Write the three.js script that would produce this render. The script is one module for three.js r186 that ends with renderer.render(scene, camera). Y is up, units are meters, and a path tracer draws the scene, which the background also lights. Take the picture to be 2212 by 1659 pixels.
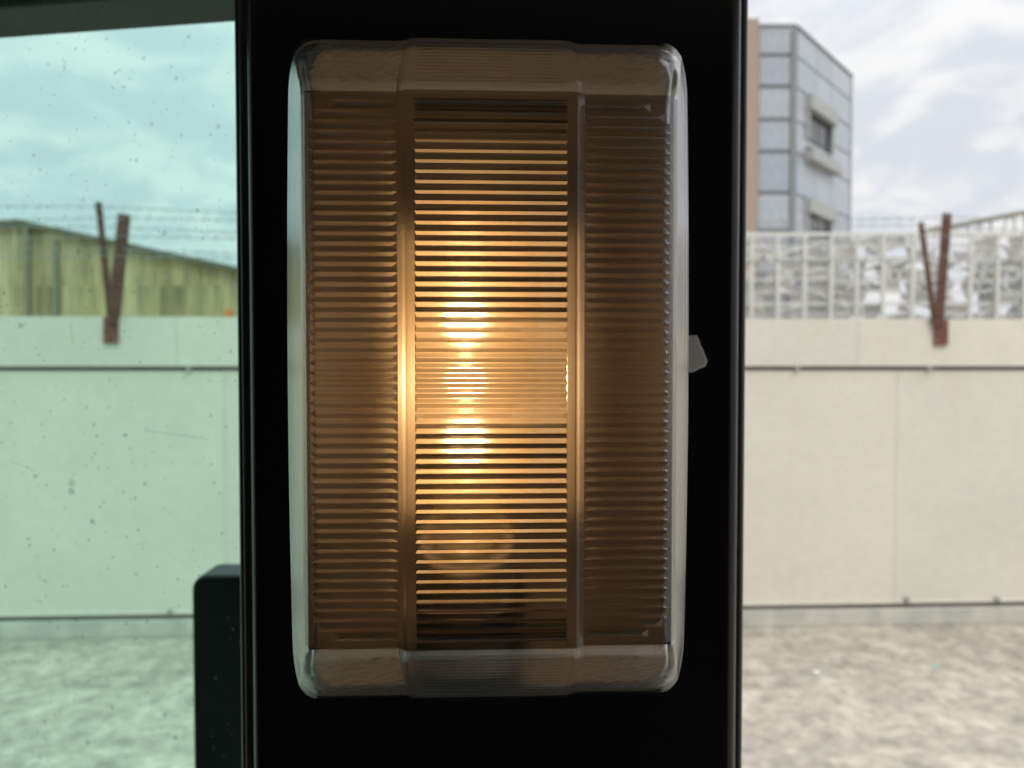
import * as THREE from 'three';
import { RoundedBoxGeometry } from 'three/addons/geometries/RoundedBoxGeometry.js';
import { mergeGeometries } from 'three/addons/utils/BufferGeometryUtils.js';

// ---------------------------------------------------------------- camera, sky, sun, exposure
const EYE = new THREE.Vector3(0, 1.54, 0), PITCH = -1.6 * Math.PI / 180, F = 1671;      // F: focal length for a picture 2212 wide
const scene = new THREE.Scene();
const camera = new THREE.PerspectiveCamera(2 * Math.atan(829.5 / F) * 180 / Math.PI, 4 / 3, 0.01, 900);
camera.position.copy(EYE); camera.rotation.set(PITCH, 0, 0);
camera.focus = 0.210; camera.userData.fStop = 15;

const renderer = new THREE.WebGLRenderer({ antialias: true });
renderer.setSize(1024, 768);
renderer.toneMapping = THREE.LinearToneMapping;
renderer.toneMappingExposure = 1.0;
renderer.shadowMap.enabled = true;

let seed = 1234567;
const rnd = () => { seed = (seed * 1664525 + 1013904223) >>> 0; return seed / 4294967296; };
const lerp = (a, b, t) => a + (b - a) * t, clamp = (x, a, b) => Math.min(b, Math.max(a, x));
const sstep = (a, b, x) => { const t = clamp((x - a) / (b - a), 0, 1); return t * t * (3 - 2 * t); };
// hashed value noise; period p > 0 makes it tile
const hash = (x, y, z) => { let h = (x * 374761393 + y * 668265263 + z * 2147483647) | 0; h = Math.imul(h ^ (h >>> 13), 1274126177); return ((h ^ (h >>> 16)) >>> 0) / 4294967296; };
function vnoise(x, y, z = 0, p = 0) {
  const xi = Math.floor(x), yi = Math.floor(y), fx = x - xi, fy = y - yi, u = fx * fx * (3 - 2 * fx), v = fy * fy * (3 - 2 * fy);
  const m = p ? (k) => ((k % p) + p) % p : (k) => k;
  const a = hash(m(xi), m(yi), z), b = hash(m(xi + 1), m(yi), z), c = hash(m(xi), m(yi + 1), z), d = hash(m(xi + 1), m(yi + 1), z);
  return lerp(lerp(a, b, u), lerp(c, d, u), v);
}
function fbm(x, y, oct = 5, z = 0, p = 0) {
  let s = 0, a = 0.5, n = 0;
  for (let i = 0; i < oct; i++) { s += a * vnoise(x, y, z + i * 17, p); n += a; a *= 0.5; x *= 2; y *= 2; p *= 2; }
  return s / n;
}

{ // overcast sky: brighter towards the zenith, mottled grey cloud
  const W = 2048, H = 1024, d = new Float32Array(W * H * 4);
  for (let j = 0; j < H; j++) {
    const el = ((j + 0.5) / H - 0.5) * Math.PI, sy = Math.sin(el), cy = Math.cos(el);
    for (let i = 0; i < W; i++) {
      const k = (j * W + i) * 4;
      if (sy < -0.02) { d[k] = 0.4; d[k + 1] = 0.39; d[k + 2] = 0.36; d[k + 3] = 1; continue; }
      const az = ((i + 0.5) / W - 0.5) * 2 * Math.PI, q = 1 / (Math.max(sy, 0) + 0.22);
      const px = Math.cos(az) * cy * q * 3.6 + 60, pz = Math.sin(az) * cy * q * 3.6 + 60;
      const wx = fbm(px * 0.9 + 7, pz * 0.9, 3, 91) - 0.5, wz = fbm(px * 0.9, pz * 0.9 + 3, 3, 131) - 0.5;
      const n = fbm(px * 2.4 + wx * 1.7, pz * 2.4 + wz * 1.7, 6, 5), big = fbm(px * 0.45, pz * 0.45, 3, 55);
      const c = sstep(0.36, 0.74, n * 0.85 + big * 0.15);
      const low = 1 - sstep(0, 0.22, sy);
      const L = (0.745 + 1.15 * sy * sy * sstep(0.1, 0.8, sy)) * lerp(1.02, 1.22, lerp(c, 0.5, low * 0.6));
      d[k] = L * lerp(0.935, 1.0, c) * lerp(1, 1.01, low); d[k + 1] = L * lerp(0.985, 1.0, c); d[k + 2] = L * lerp(1.06, 1.0, c) * lerp(1, 0.975, low); d[k + 3] = 1;
    }
  }
  const t = new THREE.DataTexture(d, W, H, THREE.RGBAFormat, THREE.FloatType);
  t.mapping = THREE.EquirectangularReflectionMapping; t.magFilter = t.minFilter = THREE.LinearFilter; t.needsUpdate = true;
  scene.background = t; scene.environment = t;
}
const sun = new THREE.DirectionalLight(new THREE.Color(1, 0.965, 0.9), 1.1);
sun.position.set(6, 16, 7); sun.target.position.set(0, 0, -4); sun.castShadow = true; sun.shadow.radius = 40;
sun.shadow.mapSize.set(2048, 2048);
Object.assign(sun.shadow.camera, { left: -30, right: 30, top: 30, bottom: -30, near: 0.5, far: 90 });
scene.add(sun, sun.target);

// ---------------------------------------------------------------- helpers
const lin = (r, g, b) => new THREE.Color().setRGB(r, g, b);
const std = (c, o = {}) => new THREE.MeshStandardMaterial({ color: c, roughness: 0.8, ...o });
const phys = (c, o = {}) => new THREE.MeshPhysicalMaterial({ color: c, roughness: 0.5, ...o });
function tex(size, fn, srgb = true, rep = [1, 1]) {
  const d = new Uint8Array(size * size * 4);
  for (let j = 0; j < size; j++) for (let i = 0; i < size; i++) {
    const c = fn(i / size, j / size), k = (j * size + i) * 4;
    d[k] = clamp(c[0], 0, 1) * 255; d[k + 1] = clamp(c[1], 0, 1) * 255; d[k + 2] = clamp(c[2], 0, 1) * 255; d[k + 3] = 255;
  }
  const t = new THREE.DataTexture(d, size, size);
  t.wrapS = t.wrapT = THREE.RepeatWrapping; t.magFilter = THREE.LinearFilter; t.minFilter = THREE.LinearMipmapLinearFilter; t.generateMipmaps = true;
  if (srgb) t.colorSpace = THREE.SRGBColorSpace;
  t.repeat.set(...rep); t.needsUpdate = true;
  return t;
}
const taken = {};
const numbered = (n) => { taken[n] = (taken[n] ?? -1) + 1; return taken[n] ? n + '_' + String(taken[n]).padStart(3, '0') : n; };
function part(name, g, m, parent) {
  const o = new THREE.Mesh(g, m); o.name = name; o.castShadow = o.receiveShadow = true; parent.add(o); return o;
}
function thing(name, label, category, pos = [0, 0, 0], turn = 0, group) {
  const o = new THREE.Group(); o.name = numbered(name); o.position.set(...pos); o.rotation.y = turn; scene.add(o);
  o.userData = { label, category }; if (group) o.userData.group = group;
  return o;
}
function single(name, g, m, label, category, group) { const o = part(numbered(name), g, m, scene); o.userData = { label, category }; if (group) o.userData.group = group; return o; }
function structure(name, g, m, label) { const o = part(name, g, m, scene); o.userData = { kind: 'structure', label, category: name.replace(/_/g, ' ') }; return o; }
// box with uv in metres
function box(x0, x1, y0, y1, z0, z1, bevel = 0) {
  const w = x1 - x0, h = y1 - y0, d = z1 - z0;
  const g = bevel ? new RoundedBoxGeometry(w, h, d, 2, Math.min(bevel, w / 2.01, h / 2.01, d / 2.01)) : new THREE.BoxGeometry(w, h, d);
  g.translate((x0 + x1) / 2, (y0 + y1) / 2, (z0 + z1) / 2);
  return metre(g);
}
function metre(g) {
  const p = g.attributes.position, n = g.attributes.normal, uv = new Float32Array(p.count * 2);
  for (let i = 0; i < p.count; i++) {
    const ax = Math.abs(n.getX(i)), ay = Math.abs(n.getY(i)), az = Math.abs(n.getZ(i));
    const [u, v] = ay > ax && ay > az ? [p.getX(i), p.getZ(i)] : ax > az ? [p.getZ(i), p.getY(i)] : [p.getX(i), p.getY(i)];
    uv[2 * i] = u; uv[2 * i + 1] = v;
  }
  g.setAttribute('uv', new THREE.BufferAttribute(uv, 2)); return g;
}
// direction of a picture point (2212 x 1659) from the eye, and where it meets a vertical plane through (x0, z0) facing along "turn"
const ray = (px, py) => new THREE.Vector3((px - 1106) / F, -(py - 829.5) / F, -1).applyAxisAngle(new THREE.Vector3(1, 0, 0), PITCH);
function meet(px, py, x0, z0, turn = 0) {
  const r = ray(px, py), n = new THREE.Vector3(Math.sin(turn), 0, Math.cos(turn));
  const t = n.dot(new THREE.Vector3(x0, 0, z0).sub(EYE).setY(0)) / n.dot(r);
  return EYE.clone().addScaledVector(r, t);
}
// flat bar between two points; w across (seen from the front), t thick
function bar(a, b, w, t, facing = new THREE.Vector3(0, 0, 1)) {
  const y = b.clone().sub(a), L = y.length(); y.normalize();
  const x = new THREE.Vector3().crossVectors(y, facing).normalize(), z = new THREE.Vector3().crossVectors(x, y);
  const g = new THREE.BoxGeometry(w, L, t); g.translate(0, L / 2, 0); metre(g);
  return g.applyMatrix4(new THREE.Matrix4().makeBasis(x, y, z).setPosition(a));
}

// ---------------------------------------------------------------- surfaces
const groundMap = tex(1024, (u, v) => {
  const big = fbm(u * 3, v * 3, 4, 3, 3), mid = fbm(u * 14, v * 14, 4, 23, 14), fine = fbm(u * 90, v * 90, 3, 41, 90), spot = fbm(u * 40, v * 40, 2, 61, 40);
  let l = 0.645 + (big - 0.5) * 0.07 + (mid - 0.5) * 0.08 + (fine - 0.5) * 0.17 + (spot > 0.66 ? 0.06 : 0) - (spot < 0.27 ? 0.05 : 0);
  l += sstep(0.52, 0.66, mid * 0.6 + big * 0.4) * 0.025;
  return [l * 1.02, l * 0.985, l * 0.90];
});
const groundBump = tex(512, (u, v) => { const l = fbm(u * 60, v * 60, 4, 77, 60); return [l, l, l]; }, false);
for (const t of [groundMap, groundBump]) t.repeat.set(1 / 3.1, 1 / 3.1);
const groundMat = std(lin(1, 1, 1), { map: groundMap, bumpMap: groundBump, bumpScale: 0.008, roughness: 0.92 });
{
  const g = new THREE.PlaneGeometry(600, 600); g.rotateX(-Math.PI / 2); metre(g);
  structure('ground', g, groundMat, 'pale worn concrete yard with mottled light patches');
}
const creamMap = tex(512, (u, v) => {
  const a = fbm(u * 3, v * 3, 4, 9, 3), b = fbm(u * 24, v * 5, 3, 19, 24), c = fbm(u * 60, v * 60, 2, 29, 60);
  const l = 0.85 + (a - 0.5) * 0.055 + (c - 0.5) * 0.03, s = sstep(0.6, 0.8, b) * 0.008;
  return [l - s * 0.6, l * 0.978 - s, l * 0.915 - s * 1.5];
});
creamMap.repeat.set(1 / 2.3, 1 / 1.7);
const cream = std(lin(1, 1, 1), { map: creamMap, roughness: 0.7 }), creamB = std(lin(0.965, 0.968, 0.972), { map: creamMap, roughness: 0.7 });
const plinthMat = std(lin(0.74, 0.715, 0.63), { roughness: 0.85, map: tex(256, (u, v) => { const l = 0.86 + (fbm(u * 8, v * 8, 4, 33, 8) - 0.5) * 0.3; return [l, l, l]; }) });
const jointMat = std(lin(0.20, 0.185, 0.175));

// ---------------------------------------------------------------- cream boundary wall, about 4.4 m away, turned a little
const WT = 2.7 * Math.PI / 180, WZ = -4.4;
{
  const w = thing('boundary_wall', 'low cream panel wall with projecting coping and dark seams across the yard', 'wall', [0, 0, WZ], WT);
  part('wall_core', box(-11.2, 11.8, 0.0, 1.70, -0.22, -0.062), jointMat, w);
  part('plinth', box(-11.2, 11.8, 0, 0.098, -0.06, 0.012, 0.006), plinthMat, w);
  const step = 1.93;
  for (let i = -7; i < 5; i++) {
    const x0 = 2.246 + i * step, m = i % 2 ? cream : creamB;
    part('wall_panel', box(x0 + 0.0008, x0 + step - 0.0008, 0.126, 1.494, -0.06, 0, 0.0015), m, w);
    const c0 = 2.0 + i * step;
    part('coping_panel', box(c0 + 0.0008, c0 + step - 0.0008, 1.517, 1.792, -0.20, 0.022, 0.002), i % 2 ? creamB : cream, w);
    part('seam_strip', box(x0 + 0.0015, x0 + step - 0.0015, 0.1265, 0.136, 0.0005, 0.010, 0.002), creamB, w);
  }
  const clipMat = std(lin(0.38, 0.37, 0.35), { metalness: 0.4, roughness: 0.5 });
  for (const [px, y] of [[410, 1.506], [1720, 1.506], [2004, 1.506], [362, 0.142], [1963, 0.152], [2159, 0.144]]) {
    const p = meet(px, 800, 0, WZ, WT).sub(new THREE.Vector3(0, 0, WZ)).applyAxisAngle(new THREE.Vector3(0, 1, 0), -WT);
    part('clip', box(p.x - 0.011, p.x + 0.011, y - 0.014, y + 0.014, -0.03, 0.027, 0.003), clipMat, w);
  }
}

// ---------------------------------------------------------------- rusty V posts and barbed wire on the wall
const rustMap = tex(256, (u, v) => { const a = fbm(u * 7, v * 7, 4, 15, 7), b = fbm(u * 30, v * 30, 3, 25, 30), l = 0.47 + (a - 0.5) * 0.25 + (b - 0.5) * 0.16; return [l * 1.02, l * 0.68, l * 0.58]; });
rustMap.repeat.set(5, 5);
const rust = std(lin(1, 1, 1), { map: rustMap, roughness: 0.85 }), rustDark = std(lin(0.62, 0.66, 0.66), { map: rustMap, roughness: 0.85 });
const onWall = (px, py, off = 0) => meet(px, py, Math.sin(WT) * off, WZ + Math.cos(WT) * off, WT);
const wn = new THREE.Vector3(Math.sin(WT), 0, Math.cos(WT));
function vPost(label, [bx0, bx1, by0, by1], right, left) {
  const base = onWall((bx0 + bx1) / 2, by1, 0.03);
  const t = thing('fence_bracket', label, 'fence bracket', base.toArray(), 0, 'rusty V brackets on the wall');
  const local = (g) => g.translate(-base.x, -base.y, -base.z);
  const A = onWall((bx0 + bx1) / 2, by1, 0.031), B = onWall((bx0 + bx1) / 2, by0, 0.031), wpx = onWall(bx1, by0, 0.031).x - onWall(bx0, by0, 0.031).x;
  part('mounting_plate', local(bar(A, B, wpx, 0.016, wn)), rust, t);
  for (const [name, [x0, y0, x1, y1, w], off] of [['arm', right, 0.05], ['arm', left, 0.044]]) {
    const a = onWall(x0, y0, off), b = onWall(x1, y1, off), wm = w / F * 4.4;
    const across = new THREE.Vector3().crossVectors(b.clone().sub(a).normalize(), wn).normalize();
    const webOff = across.clone().multiplyScalar(wm / 2 - 0.003).addScaledVector(wn, -wm * 0.4 - 0.004);
    part(name, local(mergeGeometries([bar(a, b, wm, 0.006, wn), bar(a.clone().add(webOff), b.clone().add(webOff), 0.006, wm * 0.8, wn)])), rustDark, t);
  }
  for (const k of [0.25, 0.75]) {
    const g = new THREE.CylinderGeometry(0.009, 0.009, 0.01, 6); g.rotateX(Math.PI / 2);
    const q = A.clone().lerp(B, k).addScaledVector(wn, 0.012);
    part('bolt', local(g.translate(q.x, q.y, q.z)), rust, t);
  }
  return { right, left };
}
const vr = vPost('rusty red V bracket on the wall in front of the pale metal screen', [2018, 2047, 690, 746], [2027, 706, 2046, 461, 21], [2019, 700, 1989, 480, 12]);
const vl = vPost('rusty red V bracket on the wall seen through the green glass', [224, 255, 685, 741], [241, 700, 265, 462, 19], [238, 700, 211, 437, 9.5]);
{
  const wire = std(lin(0.33, 0.34, 0.33), { metalness: 0.5, roughness: 0.5 });
  const barb = new THREE.CylinderGeometry(0.0011, 0.0011, 0.05, 4);
  const labels = { right: ['barbed wire strand on the tips of the right arms', 'barbed wire strand halfway along the right arms', 'barbed wire strand low on the right arms'], left: ['barbed wire strand on the tips of the left arms', 'barbed wire strand midway along the left arms', 'barbed wire strand low on the left arms'] };
  for (const side of ['right', 'left']) [0.965, 0.80, 0.62].forEach((k, n) => {
    const at = (v) => { const [x0, y0, x1, y1] = v[side]; return onWall(lerp(x0, x1, k), lerp(y0, y1, k), side === 'right' ? 0.056 : 0.050); };
    const a = at(vl), b = at(vr), d = b.clone().sub(a), pts = [], L = d.length();
    for (let i = 0; i <= 48; i++) { const s = lerp(-0.45, 1.45, i / 48), q = a.clone().addScaledVector(d, s); q.y -= 0.035 * Math.sin(Math.PI * (((s % 1) + 1) % 1)); pts.push(q); }
    const curve = new THREE.CatmullRomCurve3(pts);
    const t = thing('barbed_wire', labels[side][n], 'barbed wire', pts[0].toArray(), 0, 'barbed wire strands along the wall top');
    part('strand', new THREE.TubeGeometry(curve, 200, 0.0022, 5).translate(-pts[0].x, -pts[0].y, -pts[0].z), wire, t);
    const gs = [], count = Math.round(L * 1.9 / 0.075);
    for (let i = 0; i < count; i++) {
      const c = curve.getPoint((i + 0.5) / count).sub(pts[0]);
      for (let q = 0; q < 2; q++) { const g = barb.clone(); g.rotateZ(rnd() * 3.1); g.rotateX(rnd() * 1.2 - 0.6); g.translate(c.x + q * 0.006, c.y, c.z); gs.push(g); }
    }
    part('barb', mergeGeometries(gs), wire, t).userData = { kind: 'stuff' };
  });
}

// ---------------------------------------------------------------- pale metal screen of irregular plates behind the wall on the right
{
  const SZ = -5.7, base = meet(1900, 505, 0, SZ); base.y = 0;
  const t = thing('metal_screen', 'pale grey metal screen of irregular cut plates rising behind the cream wall', 'screen', base.toArray());
  const at = (px, py, dz = 0) => { const p = meet(px, py, 0, SZ).sub(base); p.z += dz; return p; };
  const tones = [[0.64, 0.64, 0.60], [0.58, 0.59, 0.565], [0.72, 0.715, 0.67], [0.52, 0.53, 0.51]].map((c) => std(lin(...c), { roughness: 0.55 }));
  const railMat = std(lin(0.72, 0.71, 0.66), { roughness: 0.6 }), postMat = std(lin(0.74, 0.73, 0.67), { roughness: 0.6 });
  const px0 = 1500, px1 = 2330;
  for (const [py, w] of [[507, 0.026], [534, 0.010], [561, 0.020], [584, 0.010], [606, 0.014], [632, 0.010], [657, 0.020], [680, 0.010], [740, 0.03]]) part('rail', bar(at(px0, py, 0.02), at(px1, py, 0.02), w, 0.02), railMat, t);
  for (const px of [1560, 1620, 1677, 1734, 1791, 1846, 1902, 1966, 2030, 2090, 2148, 2206, 2265, 2325]) { const a = at(px, 505, 0.045), b = a.clone(); b.y = 0; part('post', bar(b, a, 0.024, 0.025), postMat, t); }
  const cw = 31, ch = 24, nx = Math.ceil((px1 - px0) / cw), ny = 9, J = [];
  for (let j = 0; j <= ny; j++) { J.push([]); for (let i = 0; i <= nx; i++) J[j].push([px0 + i * cw + (rnd() - 0.5) * 26, 512 + j * ch + (rnd() - 0.5) * 19]); }
  const plate = (q, dz, m, name = 'plate') => {
    const c = q.reduce((s, p) => [s[0] + p[0] / q.length, s[1] + p[1] / q.length], [0, 0]);
    const sh = new THREE.Shape(q.map(([x, y]) => { const p = at(x, y), o = at(c[0], c[1]); return new THREE.Vector2(p.x - o.x, p.y - o.y); }));
    const g = new THREE.ExtrudeGeometry(sh, { depth: 0.004, bevelEnabled: false });
    g.rotateX((rnd() - 0.5) * 0.5); g.rotateY((rnd() - 0.5) * 0.5);
    const o = at(c[0], c[1], dz); g.translate(o.x, o.y, o.z);
    part(name, g, m, t);
  };
  for (let j = 0; j < ny - 1; j++) for (let i = 0; i < nx; i++) {
    const q = [J[j + 1][i], J[j + 1][i + 1], J[j][i + 1], J[j][i]], r = rnd();
    if (r < 0.2) continue;
    const c = q.reduce((s, p) => [s[0] + p[0] / 4, s[1] + p[1] / 4], [0, 0]), k = 0.90 + rnd() * 0.2;
    let s = q.map(([x, y]) => [c[0] + (x - c[0]) * k, c[1] + (y - c[1]) * k]);
    if (r < 0.30) s = s.filter((_, n) => n !== Math.floor(rnd() * 4));
    if (s.length < 3) continue;
    plate(s, (rnd() - 0.5) * 0.035 - 0.02, tones[Math.floor(rnd() * 4)]);
  }
  for (let n = 0; n < 26; n++) { // slanting bars across the plates
    const x = lerp(px0, px1, rnd()), y = lerp(520, 680, rnd()), a = rnd() < 0.5 ? 0.25 : -0.5, l = 30 + rnd() * 45;
    part('brace', bar(at(x - l, y + l * a, 0.035), at(x + l, y - l * a, 0.035), 0.014 + rnd() * 0.012, 0.006), tones[n % 4], t);
  }
  part('sloping_rail', bar(at(1985, 503, 0.0), at(2335, 436, 0.0), 0.034, 0.03), std(lin(0.27, 0.27, 0.2), { roughness: 0.7 }), t);
  for (let px = 2062; px < 2335; px += 21 + rnd() * 9) { const k = (px - 1985) / 350; part('strut', bar(at(px, 507, 0.0), at(px + (rnd() - 0.5) * 16, lerp(503, 436, k), 0.0), 0.018 + rnd() * 0.012, 0.01), tones[Math.floor(rnd() * 4)], t); }
}

// ---------------------------------------------------------------- glass-panelled building far off on the right
{
  const D = 40, c0 = meet(1718, 58, 0, -D), far = meet(1838, 165, 0, -D * 1.173), L0 = meet(1637, 58, 0, -D), B0 = meet(1606, 45, 0, -D);
  const top = c0.y;
  const t = thing('office_building', 'grey panel clad office block with brick edge and hooded windows in the distance', 'building', [c0.x, 0, c0.z]);
  const panelMap = tex(128, (u, v) => { const l = 0.93 + (fbm(u * 4, v * 4, 3, 71, 4) - 0.5) * 0.12; return [l, l, l]; });
  const panelF = [[0.46, 0.50, 0.55], [0.43, 0.47, 0.52], [0.49, 0.525, 0.57]].map((c) => phys(lin(...c), { map: panelMap, roughness: 0.28, clearcoat: 0.3, clearcoatRoughness: 0.1 }));
  const frameM = std(lin(0.24, 0.25, 0.26), { roughness: 0.5 }), brickM = std(lin(0.40, 0.30, 0.24), { roughness: 0.9 }), pale = std(lin(0.40, 0.41, 0.40), { roughness: 0.8 }), dark = std(lin(0.05, 0.047, 0.045), { roughness: 0.6 });
  const glassM = phys(lin(0.05, 0.055, 0.06), { roughness: 0.06 });
  const rows = [58, 121, 189, 260, 329, 418, 500, 585].map((py) => meet(1718, py, 0, -D).y), ys = [...rows, 0.5];
  // a face: points a -> b along the plan, s metres along it, y up, d out from it
  const face = (a, b) => {
    const dir = b.clone().sub(a).setY(0), L = dir.length(); dir.normalize();
    const out = new THREE.Vector3(-dir.z, 0, dir.x), m = new THREE.Matrix4().makeBasis(dir, new THREE.Vector3(0, 1, 0), out).setPosition(a.x - c0.x, 0, a.z - c0.z);
    const turn = Math.atan2(out.x, out.z);
    return { L, s: (px, py = 300) => meet(px, py, a.x, a.z, turn).sub(a).dot(dir), y: (px, py) => meet(px, py, a.x, a.z, turn).y, add: (name, s0, s1, y0, y1, d0, d1, mat, parent = t, bev = 0) => part(name, box(s0, s1, y0, y1, d0, d1, bev).applyMatrix4(m), mat, parent) };
  };
  const fr = face(L0, c0), sd = face(c0, far);
  const core = new THREE.Shape([[B0, 0], [c0, 0], [far, 0]].map(([p]) => new THREE.Vector2(p.x - c0.x, -(p.z - c0.z))).concat([new THREE.Vector2(far.x - c0.x - 2, -(far.z - c0.z) + 8), new THREE.Vector2(B0.x - c0.x, -(far.z - c0.z) + 8)]));
  const cg = new THREE.ExtrudeGeometry(core, { depth: top - 0.25, bevelEnabled: false }); cg.rotateX(-Math.PI / 2);
  part('wall', cg, frameM, t);
  part('brick_pier', box(B0.x - c0.x, L0.x - c0.x - 0.02, 0, B0.y, -1.5, 0.28), brickM, t);
  for (let i = 0; i < 7; i++) fr.add('wall_panel', 0.06, fr.L - 0.27, ys[i + 1] + 0.11, ys[i] - (i ? 0.11 : 0.04), 0.003, 0.09, panelF[i % 3], t, 0.01);
  fr.add('corner_post', fr.L - 0.22, fr.L + 0.03, 0, top, 0.003, 0.14, frameM);
  const cols = [0.14, sd.s(1761), sd.s(1791), sd.L - 0.12];
  const w1 = [sd.s(1741, 270), sd.s(1790, 270), sd.y(1741, 302), sd.y(1741, 238)], w2 = [w1[0], w1[1], sd.y(1741, 520), sd.y(1741, 461)];
  for (let i = 0; i < 7; i++) for (let j = 0; j < 3; j++) {
    const y0 = ys[i + 1] + 0.05, y1 = ys[i] - 0.05, s0 = cols[j] + 0.03, s1 = cols[j + 1] - 0.03;
    const cut = [w1, w2].find((w) => y0 < w[3] && y1 > w[2] && s0 < w[1] - 0.1 && s1 > w[0] + 0.1);
    if (!cut) { sd.add('wall_panel', s0, s1, y0, y1, 0.003, 0.07, panelF[(i + j) % 3], t, 0.01); continue; }
    if (s0 < cut[0] - 0.2) sd.add('wall_panel', s0, cut[0] - 0.03, y0, y1, 0.003, 0.07, panelF[(i + j) % 3], t, 0.01);
    if (s1 > cut[1] + 0.2) sd.add('wall_panel', cut[1] + 0.03, s1, y0, y1, 0.003, 0.07, panelF[(i + j) % 3], t, 0.01);
    const a = Math.max(s0, cut[0]), b = Math.min(s1, cut[1]);
    if (b - a > 0.1) { if (y1 > cut[3] + 0.1) sd.add('wall_panel', a, b, cut[3] + 0.04, y1, 0.003, 0.07, panelF[i % 3], t, 0.01); if (y0 < cut[2] - 0.1) sd.add('wall_panel', a, b, y0, cut[2] - 0.04, 0.003, 0.07, panelF[i % 3], t, 0.01); }
  }
  for (const [s0, s1, y0, y1] of [w1, w2]) {
    const w = sd.add('window', s0, s1, y0, y1, 0.004, 0.02, dark);
    const sm = (s0 + s1) / 2;
    for (const [a, b] of [[s0 + 0.12, sm - 0.06], [sm + 0.06, s1 - 0.12]]) sd.add('pane', a, b, y0 + 0.12, y1 - 0.12, 0.021, 0.04, glassM, w);
    sd.add('window_hood', s0 - 0.25, s1 + 0.35, y1, y1 + 0.75, 0.072, 0.42, pale);
    sd.add('window_sill', s0 - 0.35, s1 + 0.75, y0 - 1.15, y0 - 0.62, 0.072, 0.55, pale, t, 0.02);
    sd.add('sill_bracket', s0 - 0.1, s1 + 0.5, y0 - 0.61, y0 - 0.4, 0.072, 0.3, std(lin(0.2, 0.2, 0.17)));
    for (const q of [s0 - 0.2, s1 + 0.02]) sd.add('window_jamb', q, q + 0.16, y0 - 0.05, y1 - 0.002, 0.072, 0.26, pale);
  }
  fr.add('parapet', -0.02, fr.L + 0.04, top - 0.03, top + 0.08, 0.001, 0.17, frameM);
  sd.add('parapet', 0.1, sd.L + 0.03, top - 0.03, top + 0.08, 0.003, 0.15, frameM);
  sd.add('corner_post', sd.L - 0.1, sd.L + 0.02, 0, top - 0.03, 0.003, 0.1, frameM);
}

// ---------------------------------------------------------------- ochre clad shed seen through the glass on the left
{
  const D = 25, base = meet(250, 700, 0, -D); base.y = 0;
  const t = thing('storage_shed', 'ochre clad shed with shallow gabled roof beyond the wall', 'shed', base.toArray());
  const at = (px, py) => { const p = meet(px, py, 0, -D).sub(base); return p; };
  const roof = (px) => px < 45 ? lerp(478, 484, clamp((px + 900) / 945, 0, 1)) + (45 - px) * 0.09 : lerp(484, 584, (px - 45) / 460);
  const oc = [[0.66, 0.55, 0.31], [0.60, 0.50, 0.28], [0.72, 0.62, 0.38], [0.55, 0.47, 0.28]];
  const streak = tex(256, (u, v) => { const b = fbm(u * 26, v * 2, 3, 37, 26), a = fbm(u * 4, v * 4, 3, 47, 4), l = 0.84 + (b - 0.5) * 0.42 + (a - 0.5) * 0.18; return [l, l * 0.99, l * 0.96]; });
  streak.repeat.set(0.25, 0.25);
  const mats = oc.map((c) => std(lin(...c), { map: streak, roughness: 0.7 }));
  const edge = std(lin(0.14, 0.13, 0.09)), pipe = std(lin(0.22, 0.2, 0.14));
  let k = 0;
  for (let px = -420; px < 905; px += 66, k++) {
    const e = px + 64.5, a = at(px, roof(px) + 3), b = at(e, roof(e) + 3);
    const pts = [[a.x, 0], [b.x, 0], [b.x, b.y]];
    if (px < 45 && e > 45) { const m = at(45, roof(45) + 3); pts.push([m.x, m.y]); }
    pts.push([a.x, a.y]);
    const g = new THREE.ExtrudeGeometry(new THREE.Shape(pts.map((p) => new THREE.Vector2(...p))), { depth: 0.05, bevelEnabled: false });
    g.translate(0, 0, -0.05); metre(g);
    const p = part('cladding_sheet', g, mats[Math.floor(rnd() * 4)], t);
    for (let q = 0; q < 4; q++) { const x = lerp(a.x, b.x, (q + 0.5) / 4), yy = Math.min(a.y, b.y) - 0.05; part('rib', box(x - 0.03, x + 0.03, 0, yy, 0.001, 0.035), p.material, p); }
  }
  const P = [at(-425, roof(-425)), at(45, roof(45)), at(910, roof(910))];
  for (const [a, b] of [[P[0], P[1]], [P[1], P[2]]]) {
    const dir = b.clone().sub(a), L = dir.length(), g = new THREE.BoxGeometry(L, 0.16, 14); g.translate(L / 2, 0.05, -6.75);
    g.applyMatrix4(new THREE.Matrix4().makeRotationZ(Math.atan2(dir.y, dir.x)).setPosition(a));
    part('roof', g, edge, t);
  }
  for (const [px, py0] of [[62, 494], [124, 520]]) { const a = at(px, py0), b = a.clone(); b.y = 0; a.z = b.z = 0.12; part('downpipe', bar(b, a, 0.17, 0.12), pipe, t); }
  const o = at(496, 671); part('sign_plate', box(o.x - 0.1, o.x + 0.1, o.y - 0.2, o.y + 0.03, 0.04, 0.08), std(lin(0.75, 0.2, 0.05)), t).userData.label = 'small orange plate';
}

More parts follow.
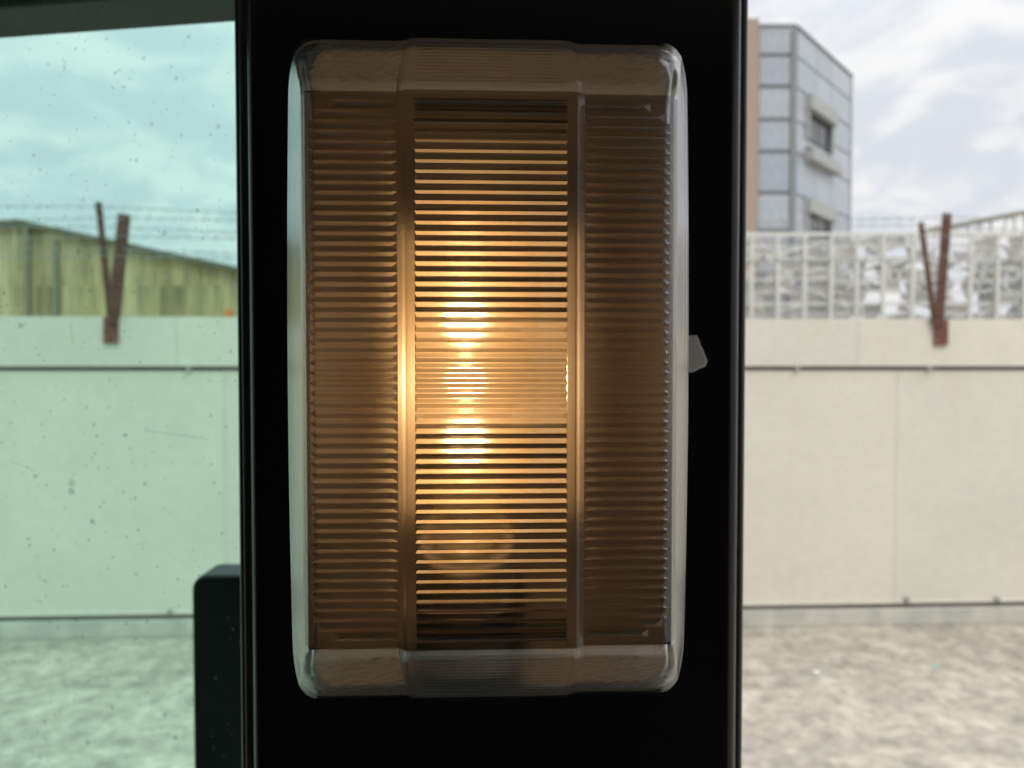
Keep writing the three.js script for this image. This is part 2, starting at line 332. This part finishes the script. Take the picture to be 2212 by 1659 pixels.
// ---------------------------------------------------------------- the booth: everything in its own frame, turned 2.4 degrees about the lamp
const BT = 2.4 * Math.PI / 180, LAMP = new THREE.Vector3(); LAMP.copy(meet(1059, 803, 0, -0.30)); LAMP.z = -0.30;
const BO = [LAMP.x, 0, LAMP.z];                                                       // booth frame: x right along the front, z towards the viewer, origin on the floor under the lamp
const blackGloss = phys(lin(0.004, 0.0048, 0.0052), { roughness: 0.2, specularIntensity: 0.55 });
const blackMatt = std(lin(0.012, 0.013, 0.013), { roughness: 0.45 });
{
  const shell = thing('porch', 'flat roofed porch with dark rear and side wall facing the black post', 'porch', BO, BT);
  const dk = std(lin(0.66, 0.65, 0.62), { roughness: 0.75 }), wallM = std(lin(0.075, 0.077, 0.08), { roughness: 0.8 });
  part('floor', box(-1.6, 1.6, 0.002, 0.05, -0.2, 1.35), dk, shell);
  part('roof', box(-1.6, 1.6, 2.25, 2.37, -0.42, 1.45), dk, shell);
  part('rear_wall', box(-1.5, 1.5, 0.052, 2.248, 1.26, 1.35), wallM, shell);
  part('side_wall', box(-1.5, -1.42, 0.052, 2.248, -0.2, 1.258), wallM, shell);
  part('lintel', box(0.114, 1.5, 2.08, 2.248, -0.14, -0.06), dk, shell);
}
{
  const p = thing('door_post', 'wide glossy black metal post carrying the lamp', 'post', BO, BT);
  const bodyShape = (x0, x1, z0, z1, r) => { const s = new THREE.Shape(); s.moveTo(x0, z0); s.lineTo(x1, z0); s.lineTo(x1, z1 - r); s.absarc(x1 - r, z1 - r, r, 0, Math.PI / 2); s.lineTo(x0 + r, z1); s.absarc(x0 + r, z1 - r, r, Math.PI / 2, Math.PI); s.closePath(); return s; };
  const up = (s) => { const g = new THREE.ExtrudeGeometry(s, { depth: 2.196, bevelEnabled: false, curveSegments: 10 }); g.rotateX(-Math.PI / 2); g.scale(1, 1, -1); const ix = g.index; if (ix) { for (let i = 0; i < ix.count; i += 3) { const a = ix.getX(i); ix.setX(i, ix.getX(i + 1)); ix.setX(i + 1, a); } } else { for (const n of ['position', 'normal', 'uv']) { const at = g.attributes[n], w = at.itemSize, A = at.array; for (let i = 0; i < at.count; i += 3) for (let k = 0; k < w; k++) { const q = A[i * w + k]; A[i * w + k] = A[(i + 1) * w + k]; A[(i + 1) * w + k] = q; } } } g.computeVertexNormals(); g.translate(0, 0.052, 0); return g; };
  part('post_body', up(bodyShape(-0.0932, 0.0990, -0.030, 0, 0.006)), blackGloss, p);
  part('rear_flange', up(bodyShape(-0.1066, 0.1116, -0.085, -0.0305, 0.003)), blackGloss, p);
  part('edge_gasket', box(-0.1003, -0.0952, 0.052, 2.248, -0.030, -0.016, 0.002), blackMatt, p);
  part('edge_gasket', box(0.1010, 0.1060, 0.052, 2.248, -0.030, -0.016, 0.002), blackMatt, p);
}
{ // green tinted window: pane inside, dark rail outside it
  const A = 8.7 * Math.PI / 180, o = new THREE.Vector3(-0.1080, 0, -0.074).applyAxisAngle(new THREE.Vector3(0, 1, 0), BT).add(new THREE.Vector3(...BO));
  const w = thing('side_window', 'green tinted dirty glass window with dark top rail left of the post', 'window', [o.x, 0, o.z], -A);
  const N = 1024, dirt = new Float32Array(N * N);
  const dot = (cx, cy, r, s) => { for (let j = Math.floor(cy - r * 2); j <= cy + r * 2; j++) for (let i = Math.floor(cx - r * 2); i <= cx + r * 2; i++) { const d = Math.hypot(i - cx, j - cy) / r; if (d < 1.6) { const k = ((j + N) % N) * N + (i + N) % N; dirt[k] = Math.max(dirt[k], s * (1 - sstep(0.5, 1.4, d + (vnoise(i * 0.4, j * 0.4, 3) - 0.5) * 0.7))); } } };
  for (let i = 0; i < 2600; i++) dot(rnd() * N, rnd() * N, 0.7 + rnd() * rnd() * 1.6, 0.1 + rnd() * 0.35);
  for (let i = 0; i < 46; i++) dot(rnd() * N, rnd() * N, 1.6 + rnd() * 2.2, 0.2 + rnd() * 0.3);
  for (let i = 0; i < 18; i++) { let x = rnd() * N, y = rnd() * N; const a = rnd() * 6.3, n = 15 + rnd() * 40; for (let k = 0; k < n; k++) { dot(x, y, 1.1, 0.14); x += Math.cos(a) * 1.2; y += Math.sin(a) * 1.2; } }
  const dirtMap = tex(N, (u, v) => { const f = fbm(u * 6, v * 6, 4, 83, 6), l = 1 - dirt[Math.floor(v * N) * N + Math.floor(u * N)] - 0.03 * sstep(0.5, 0.75, f); return [l, l, l]; }, false);
  dirtMap.repeat.set(1 / 0.5, 1 / 0.5);
  const pane = phys(lin(0.66, 0.97, 0.88), { transmission: 1, thickness: 0, roughness: 0.02, ior: 1.5, transmissionMap: dirtMap });
  const pg = new THREE.PlaneGeometry(1.18, 2.19); pg.translate(-0.594, 1.15, 0); metre(pg);
  part('pane', pg, pane, w);
  const railMat = std(lin(0.009, 0.01, 0.01), { roughness: 0.6 });
  const yb = 1.735;
  part('top_rail', box(-1.18, 0.0, yb, yb + 0.16, -0.075, -0.035, 0.004), railMat, w);
  part('transom', box(-1.18, 0.0, yb + 0.162, 2.245, -0.06, -0.04), railMat, w);
  part('bottom_rail', box(-1.18, 0.0, 0.052, 0.14, -0.06, -0.012), railMat, w);
  part('end_stile', box(-1.24, -1.182, 0.052, 2.245, -0.06, 0.0), railMat, w);
}
{ // black upright box beyond the glass
  const Z = -0.60, l = meet(413, 1300, 0, Z), topP = meet(470, 1243, 0, Z);
  const t = thing('black_pedestal', 'black rounded pedestal standing outside behind the green glass', 'pedestal', [l.x, 0, Z]);
  const h = topP.y, m = std(lin(0.011, 0.012, 0.012), { roughness: 0.5 });
  const s = new THREE.Shape(); const r = 0.009, wd = 0.15; s.moveTo(0, 0.02); s.lineTo(wd, 0.02); s.lineTo(wd, h); s.lineTo(r, h); s.absarc(r, h - r, r, Math.PI / 2, Math.PI); s.closePath();
  const g = new THREE.ExtrudeGeometry(s, { depth: 0.03, bevelEnabled: true, bevelSize: 0.003, bevelThickness: 0.004, bevelSegments: 3, curveSegments: 8 }); g.translate(0.003, -0.003, -0.034);
  part('body', g, m, t);
  part('foot_plate', box(-0.03, 0.18, 0.001, 0.018, -0.12, 0.07, 0.002), m, t);
}

// ---------------------------------------------------------------- the lamp
{
  const ZB = 0.070, cw = meet(1059, 803, 0, -0.230);                                   // the lens stands on a black box ZB deep
  const t = thing('bulkhead_lamp', 'lit rectangular bulkhead lamp with ribbed clear lens on the black post', 'lamp', [cw.x - Math.sin(BT) * ZB, cw.y, LAMP.z + 0.0003], BT);
  const b0 = 0.0973, h0 = 0.024, AX = 0.0583, FX = 0.0488, FY = 0.0738, RX = 0.0478, RI = 0.0248, CX = 0.0201, RY = 0.0717, UPB = 0.0019, RA = 0.0227;
  const smin = (a, b, k) => { const q = Math.max(k - Math.abs(a - b), 0) / k; return Math.min(a, b) - q * q * k / 4; };
  const dome = (x, y, off, up) => {
    const b = b0 - off * 1.1 + up * 0.5, h = h0 - off + up, a = AX + 0.0012 * (1 - (y / b0) ** 2) - off * 1.05;
    const fx = FX - off * 0.5, fy = FY - off * 0.4;
    const dx = a - Math.abs(x), dy = b - Math.abs(y), sx = (h + 0.0016) / (a - fx), sy = (h + 0.0016) / (b - fy);
    const m = clamp(Math.min(dx * sx, dy * sy) / h, 0, 1);
    return smin(smin(dx * sx, dy * sy, lerp(0.019, 0.0022, sstep(0, 0.85, m))), h, 0.0036);
  };
  const shellZ = (x, y, off) => { const r = 1 - clamp((Math.abs(x) - RA) / (RI - RA), 0, 1); return r <= 0 ? dome(x, y, off, 0) : r >= 1 ? dome(x, y, off, UPB) : lerp(dome(x, y, off, 0), dome(x, y, off, UPB), r); };
  const ROWS = 54, PITCH_R = 2 * RY / ROWS;
  const outer = (x, y) => shellZ(x, y, 0) + (Math.abs(x) < CX && Math.abs(y) > RY + 0.004 ? 0.0001 * Math.sin(y / 0.0016 * 2 * Math.PI) : 0);
  const wallKind = (x, y) => (b0 - Math.abs(y)) / (b0 - FY) < (AX + 0.0007 - Math.abs(x)) / (AX + 0.0007 - FX);      // true on the top and bottom slopes
  const inner = (x, y) => {
    let z = shellZ(x, y, 0.0028);
    const slope = sstep(0.0005, 0.003, h0 - 0.0028 - z) * (Math.abs(x) > RI && wallKind(x, y) ? 1 : 0);
    if (slope > 0) z += slope * 0.00014 * (vnoise(x * 1100, y * 1100, 7) - 0.5);
    return z;
  };
  const lines = (fixed, max, step) => { const all = [...new Set(fixed.flatMap((v) => [v, -v]).concat([max, -max]))].sort((p, q) => p - q), o = [all[0]]; for (let i = 1; i < all.length; i++) { const n = Math.max(1, Math.ceil((all[i] - all[i - 1]) / step)); for (let k = 1; k <= n; k++) o.push(lerp(all[i - 1], all[i], k / n)); } return o; };
  const xs = lines([0, CX, RA, RI, RX, FX], 0.0608, 0.0005), ys = lines([0, RY, FY], 0.0995, 0.0005);
  // heightfield above z = 0, cut exactly at its outline; skip(x, y) leaves holes that the ribs fill
  function skin(f, skip, flip) {
    const pos = [], idx = [], key = new Map(), Z = ys.map((y) => xs.map((x) => f(x, y)));
    const put = (k, x, y, z) => { if (!key.has(k)) { key.set(k, pos.length / 3); pos.push(x, y, z); } return key.get(k); };
    const V = (i, j) => put(j * 4096 + i, xs[i], ys[j], Z[j][i]);
    const E = (a, b) => { if (a[0] > b[0] || (a[0] === b[0] && a[1] > b[1])) [a, b] = [b, a]; const za = Z[a[1]][a[0]], zb = Z[b[1]][b[0]], s = za / (za - zb); return put('e' + a + '_' + b, lerp(xs[a[0]], xs[b[0]], s), lerp(ys[a[1]], ys[b[1]], s), 0); };
    const tri = (q) => {
      const inn = q.map(([i, j]) => Z[j][i] > 0), n = inn.filter(Boolean).length; if (!n) return;
      const loop = [];
      for (let k = 0; k < 3; k++) { const a = q[k], b = q[(k + 1) % 3]; if (inn[k]) loop.push(V(...a)); if (inn[k] !== inn[(k + 1) % 3]) loop.push(E(a, b)); }
      for (let k = 1; k + 1 < loop.length; k++) flip ? idx.push(loop[0], loop[k + 1], loop[k]) : idx.push(loop[0], loop[k], loop[k + 1]);
    };
    for (let j = 0; j + 1 < ys.length; j++) for (let i = 0; i + 1 < xs.length; i++) {
      if (skip && skip((xs[i] + xs[i + 1]) / 2, (ys[j] + ys[j + 1]) / 2)) continue;
      tri([[i, j], [i + 1, j], [i + 1, j + 1]]); tri([[i, j], [i + 1, j + 1], [i, j + 1]]);
    }
    const g = new THREE.BufferGeometry(); g.setAttribute('position', new THREE.Float32BufferAttribute(pos, 3)); g.setIndex(idx); g.computeVertexNormals();
    return g;
  }
  const onWalls = (x, y) => Math.abs(x) > FX || Math.abs(y) > FY;
  const onRails = (x) => Math.abs(x) > CX && Math.abs(x) < RI;
  const inRibs = (x, y) => Math.abs(y) < RY && (Math.abs(x) < CX || (Math.abs(x) > RI && Math.abs(x) < RX));
  const clear = phys(lin(0.97, 0.96, 0.94), { transmission: 1, thickness: 0.003, ior: 1.49, roughness: 0.12, attenuationColor: lin(0.85, 0.83, 0.80), attenuationDistance: 0.03 });
  const frosted = clear.clone(); frosted.roughness = 0.18;
  const satin = clear.clone(); satin.roughness = 0.19;
  const sideFrost = clear.clone(); sideFrost.roughness = 0.5;
  const hazy = clear.clone(); hazy.roughness = 0.5;
  const lensG = mergeGeometries([skin(outer, (x, y) => inRibs(x, y) || onWalls(x, y), false), skin(outer, (x, y) => !onWalls(x, y), false), skin(inner, (x, y) => onWalls(x, y) || Math.abs(x) > CX, true), skin(inner, (x, y) => onWalls(x, y) || Math.abs(x) < RI, true), skin(inner, (x, y) => onWalls(x, y) || !onRails(x), true), skin(inner, (x, y) => !onWalls(x, y), true)], true);
  const lens = part('lens', lensG.translate(0, 0, ZB), [clear, satin, frosted, sideFrost, hazy, satin], t);
  // ribs: prisms with hipped ends; together they close the outer skin of the lens
  const HR = 0.00128, CR = 0.00016, VA = 0.0001;
  function ribGeo(x0, x1, e0, e1, z, f0 = 0, f1 = 0) {            // e: hip lengths at both ends, f: flat stretches before the hips
    const p = PITCH_R / 2, T = [], v = (x, y, zz) => [x, y, z + zz], quad = (a, b, c, d) => T.push(a, b, c, a, c, d);
    const xa = x0 + f0, xb = x1 - f1, ra = xa + e0, rb = xb - e1, yv = p - VA, yc = CR / 2;
    if (f0) quad(v(x0, -p, 0), v(xa, -p, 0), v(xa, p, 0), v(x0, p, 0));
    if (f1) quad(v(xb, -p, 0), v(x1, -p, 0), v(x1, p, 0), v(xb, p, 0));
    quad(v(xa, -p, 0), v(xb, -p, 0), v(xb, -yv, 0), v(xa, -yv, 0)); quad(v(xa, yv, 0), v(xb, yv, 0), v(xb, p, 0), v(xa, p, 0));
    quad(v(xa, -yv, 0), v(xb, -yv, 0), v(rb, -yc, HR), v(ra, -yc, HR)); quad(v(ra, yc, HR), v(rb, yc, HR), v(xb, yv, 0), v(xa, yv, 0));
    quad(v(ra, -yc, HR), v(rb, -yc, HR), v(rb, yc, HR), v(ra, yc, HR));
    quad(v(xa, -yv, 0), v(ra, -yc, HR), v(ra, yc, HR), v(xa, yv, 0)); quad(v(xb, -yv, 0), v(xb, yv, 0), v(rb, yc, HR), v(rb, -yc, HR));
    const g = new THREE.BufferGeometry(); g.setAttribute('position', new THREE.Float32BufferAttribute(T.flat(), 3)); g.computeVertexNormals(); return g;
  }
  const zf = h0 + ZB, G = {};
  for (let r = 0; r < ROWS; r++) {
    const y = -RY + (r + 0.5) * PITCH_R, e = Math.min(r, ROWS - 1 - r), f = e === 0 ? 0.0055 : e === 1 ? 0.0016 : 0;
    const geo = (k, make) => (G[k] ??= make());
    for (const g of [geo('l' + f, () => ribGeo(-RX, -RI, 0.002, 0.0012, zf, f, 0)), geo('r' + f, () => ribGeo(RI, RX, 0.0012, 0.002, zf, 0, f)), geo('c', () => ribGeo(-CX, CX, 0.0005, 0.0005, zf + UPB))])
      part('lens_rib', g, clear, lens).position.y = y;
  }
  // inside: gasket, tray, holder, bulb
  const outline = (k) => { const pts = []; for (let i = 0; i < 160; i++) { const a = i / 160 * 2 * Math.PI, c = Math.cos(a), s = Math.sin(a); let lo = 0, hi = 0.16; for (let n = 0; n < 30; n++) { const m = (lo + hi) / 2; shellZ(c * m, s * m, k) > 0 ? lo = m : hi = m; } pts.push(new THREE.Vector2(c * lo, s * lo)); } return new THREE.Shape(pts); };
  const ringOf = (k0, k1) => { const q = outline(k0); q.holes.push(new THREE.Path(outline(k1).getPoints().reverse())); return q; };
  const slab = (shape, z0, z1) => new THREE.ExtrudeGeometry(shape, { depth: z1 - z0, bevelEnabled: false }).translate(0, 0, z0);
  part('housing', slab(ringOf(0.0012, 0.0034), 0.0004, ZB - 0.0010), blackGloss, t);
  const white = std(lin(0.80, 0.76, 0.70), { roughness: 0.5 }), grey = std(lin(0.17, 0.175, 0.18), { roughness: 0.6 }), tan = std(lin(0.56, 0.50, 0.49), { roughness: 0.55 }), zt = 0.030;
  const tray = part('tray', slab(outline(0.0036), zt - 0.003, zt), tan, t);
  part('tray_wall', slab(ringOf(0.0036, 0.0048), zt + 0.0002, ZB - 0.0012), grey, tray);
  part('rim_plate', slab(ringOf(0.0014, 0.0046), ZB - 0.0008, ZB - 0.0004), grey, tray);
  const refl = part('reflector', box(-0.0290, 0.0270, -0.0450, 0.0440, zt + 0.0004, zt + 0.0016), white, t);
  for (const x of [-0.0300, 0.0272]) part('reflector_lip', box(x, x + 0.0009, -0.0450, 0.0440, zt + 0.0004, zt + 0.0125), white, refl);
  for (const y of [-0.0460, 0.0441]) part('reflector_lip', box(-0.0290, 0.0270, y, y + 0.0009, zt + 0.0004, zt + 0.0125), white, refl);
  const bx = -0.0075, bz = ZB - 0.010;
  const holder = new THREE.LatheGeometry([[0.001, -0.0885], [0.0145, -0.0885], [0.0155, -0.0875], [0.0155, -0.0725], [0.0145, -0.0715], [0.0115, -0.0715], [0.0115, -0.080], [0.001, -0.080]].map((p) => new THREE.Vector2(...p)), 40);
  part('lamp_holder', holder.translate(bx, 0, bz), std(lin(0.45, 0.43, 0.40), { roughness: 0.4 }), t);
  part('holder_bracket', box(bx - 0.012, bx + 0.012, -0.087, -0.074, zt + 0.002, bz - 0.0157), std(lin(0.4, 0.38, 0.35)), t);
  const prof = [[0.0125, -0.057], [0.0135, -0.047], [0.0165, -0.038], [0.0215, -0.026], [0.0258, -0.013], [0.0278, 0.001], [0.0272, 0.015], [0.0238, 0.028], [0.017, 0.038], [0.009, 0.0435], [0.0005, 0.0452]].map((p) => new THREE.Vector2(...p));
  for (const q of prof) q.multiplyScalar(0.84);
  prof.unshift(new THREE.Vector2(0.0102, -0.0695), new THREE.Vector2(0.0102, -0.058));
  const smooth = new THREE.SplineCurve(prof).getPoints(60);
  const bulb = part('bulb', new THREE.LatheGeometry(smooth, 64).translate(bx, 0, bz), phys(lin(0.98, 0.93, 0.84), { transmission: 1, thickness: 0, roughness: 0.1, ior: 1.45, specularIntensity: 0.3 }), t);
  part('bulb_cap', new THREE.CylinderGeometry(0.0105, 0.0105, 0.009, 32).translate(bx, -0.0742, bz), std(lin(0.5, 0.5, 0.48), { metalness: 0.9, roughness: 0.35 }), bulb);
  const coil = []; for (let i = 0; i <= 260; i++) { const s = i / 260, a = s * 2 * Math.PI * 16; coil.push(new THREE.Vector3(bx + Math.cos(a) * 0.0013, lerp(-0.017, 0.012, s), bz + Math.sin(a) * 0.0013)); }
  part('filament', new THREE.TubeGeometry(new THREE.CatmullRomCurve3(coil), 520, 0.0005, 6), std(lin(0, 0, 0), { emissive: lin(1, 0.64, 0.26), emissiveIntensity: 3 }), bulb);
  const L = new THREE.PointLight(lin(1, 0.66, 0.36), 0.0100); L.name = 'bulb_light'; L.position.set(bx, -0.003, bz); L.castShadow = true; L.shadow.radius = 0.3; t.add(L);
}
{ // dried putty beside the lens
  const c = meet(1500, 763, 0, -0.299), s = new THREE.Shape();
  const q = [[1484, 728], [1504, 728], [1509, 738], [1511, 748], [1517, 756], [1521, 768], [1526, 780], [1522, 789], [1510, 793], [1500, 799], [1484, 802]].map(([x, y]) => meet(x, y, 0, -0.299));
  s.setFromPoints(q.map((p) => new THREE.Vector2(p.x - c.x, p.y - c.y)));
  const g = new THREE.ExtrudeGeometry(s, { depth: 0.0022, bevelEnabled: true, bevelSize: 0.0007, bevelThickness: 0.001, bevelSegments: 3, curveSegments: 4 });
  const o = single('putty_lump', g, std(lin(0.62, 0.60, 0.57), { roughness: 0.85 }), 'dried grey putty lump stuck to the black post beside the lens', 'putty');
  const lx = c.clone().sub(new THREE.Vector3(...BO)).applyAxisAngle(new THREE.Vector3(0, 1, 0), -BT).x;
  const w = new THREE.Vector3(lx, 0, 0.0009).applyAxisAngle(new THREE.Vector3(0, 1, 0), BT).add(new THREE.Vector3(...BO));
  o.position.set(w.x, c.y, w.z); o.rotation.y = BT;
}
// litter on the yard
for (const [px, py, r, c, name, label] of [[1764, 1456, 0.013, [0.8, 0.79, 0.76], 'pebble', 'white pebble lying on the concrete yard right of the post'], [2024, 1442, 0.009, [0.35, 0.7, 0.68], 'plastic_scrap', 'pale turquoise plastic scrap on the concrete yard']]) {
  const d = ray(px, py), k = -EYE.y / d.y, p = EYE.clone().addScaledVector(d, k), g = new THREE.IcosahedronGeometry(r, 2), A = g.attributes.position;
  for (let i = 0; i < A.count; i++) { const n = 0.75 + 0.5 * vnoise(A.getX(i) * 150 + 9, A.getY(i) * 150 + A.getZ(i) * 90 + 9); A.setXYZ(i, A.getX(i) * n * 1.2, A.getY(i) * n * 0.55, A.getZ(i) * n); }
  g.computeVertexNormals(); g.computeBoundingBox(); g.translate(0, -g.boundingBox.min.y, 0);
  single(name, g, std(lin(...c), { roughness: 0.7 }), label, name === 'pebble' ? 'pebble' : 'scrap').position.set(p.x, 0.0005, p.z);
}

renderer.render(scene, camera);
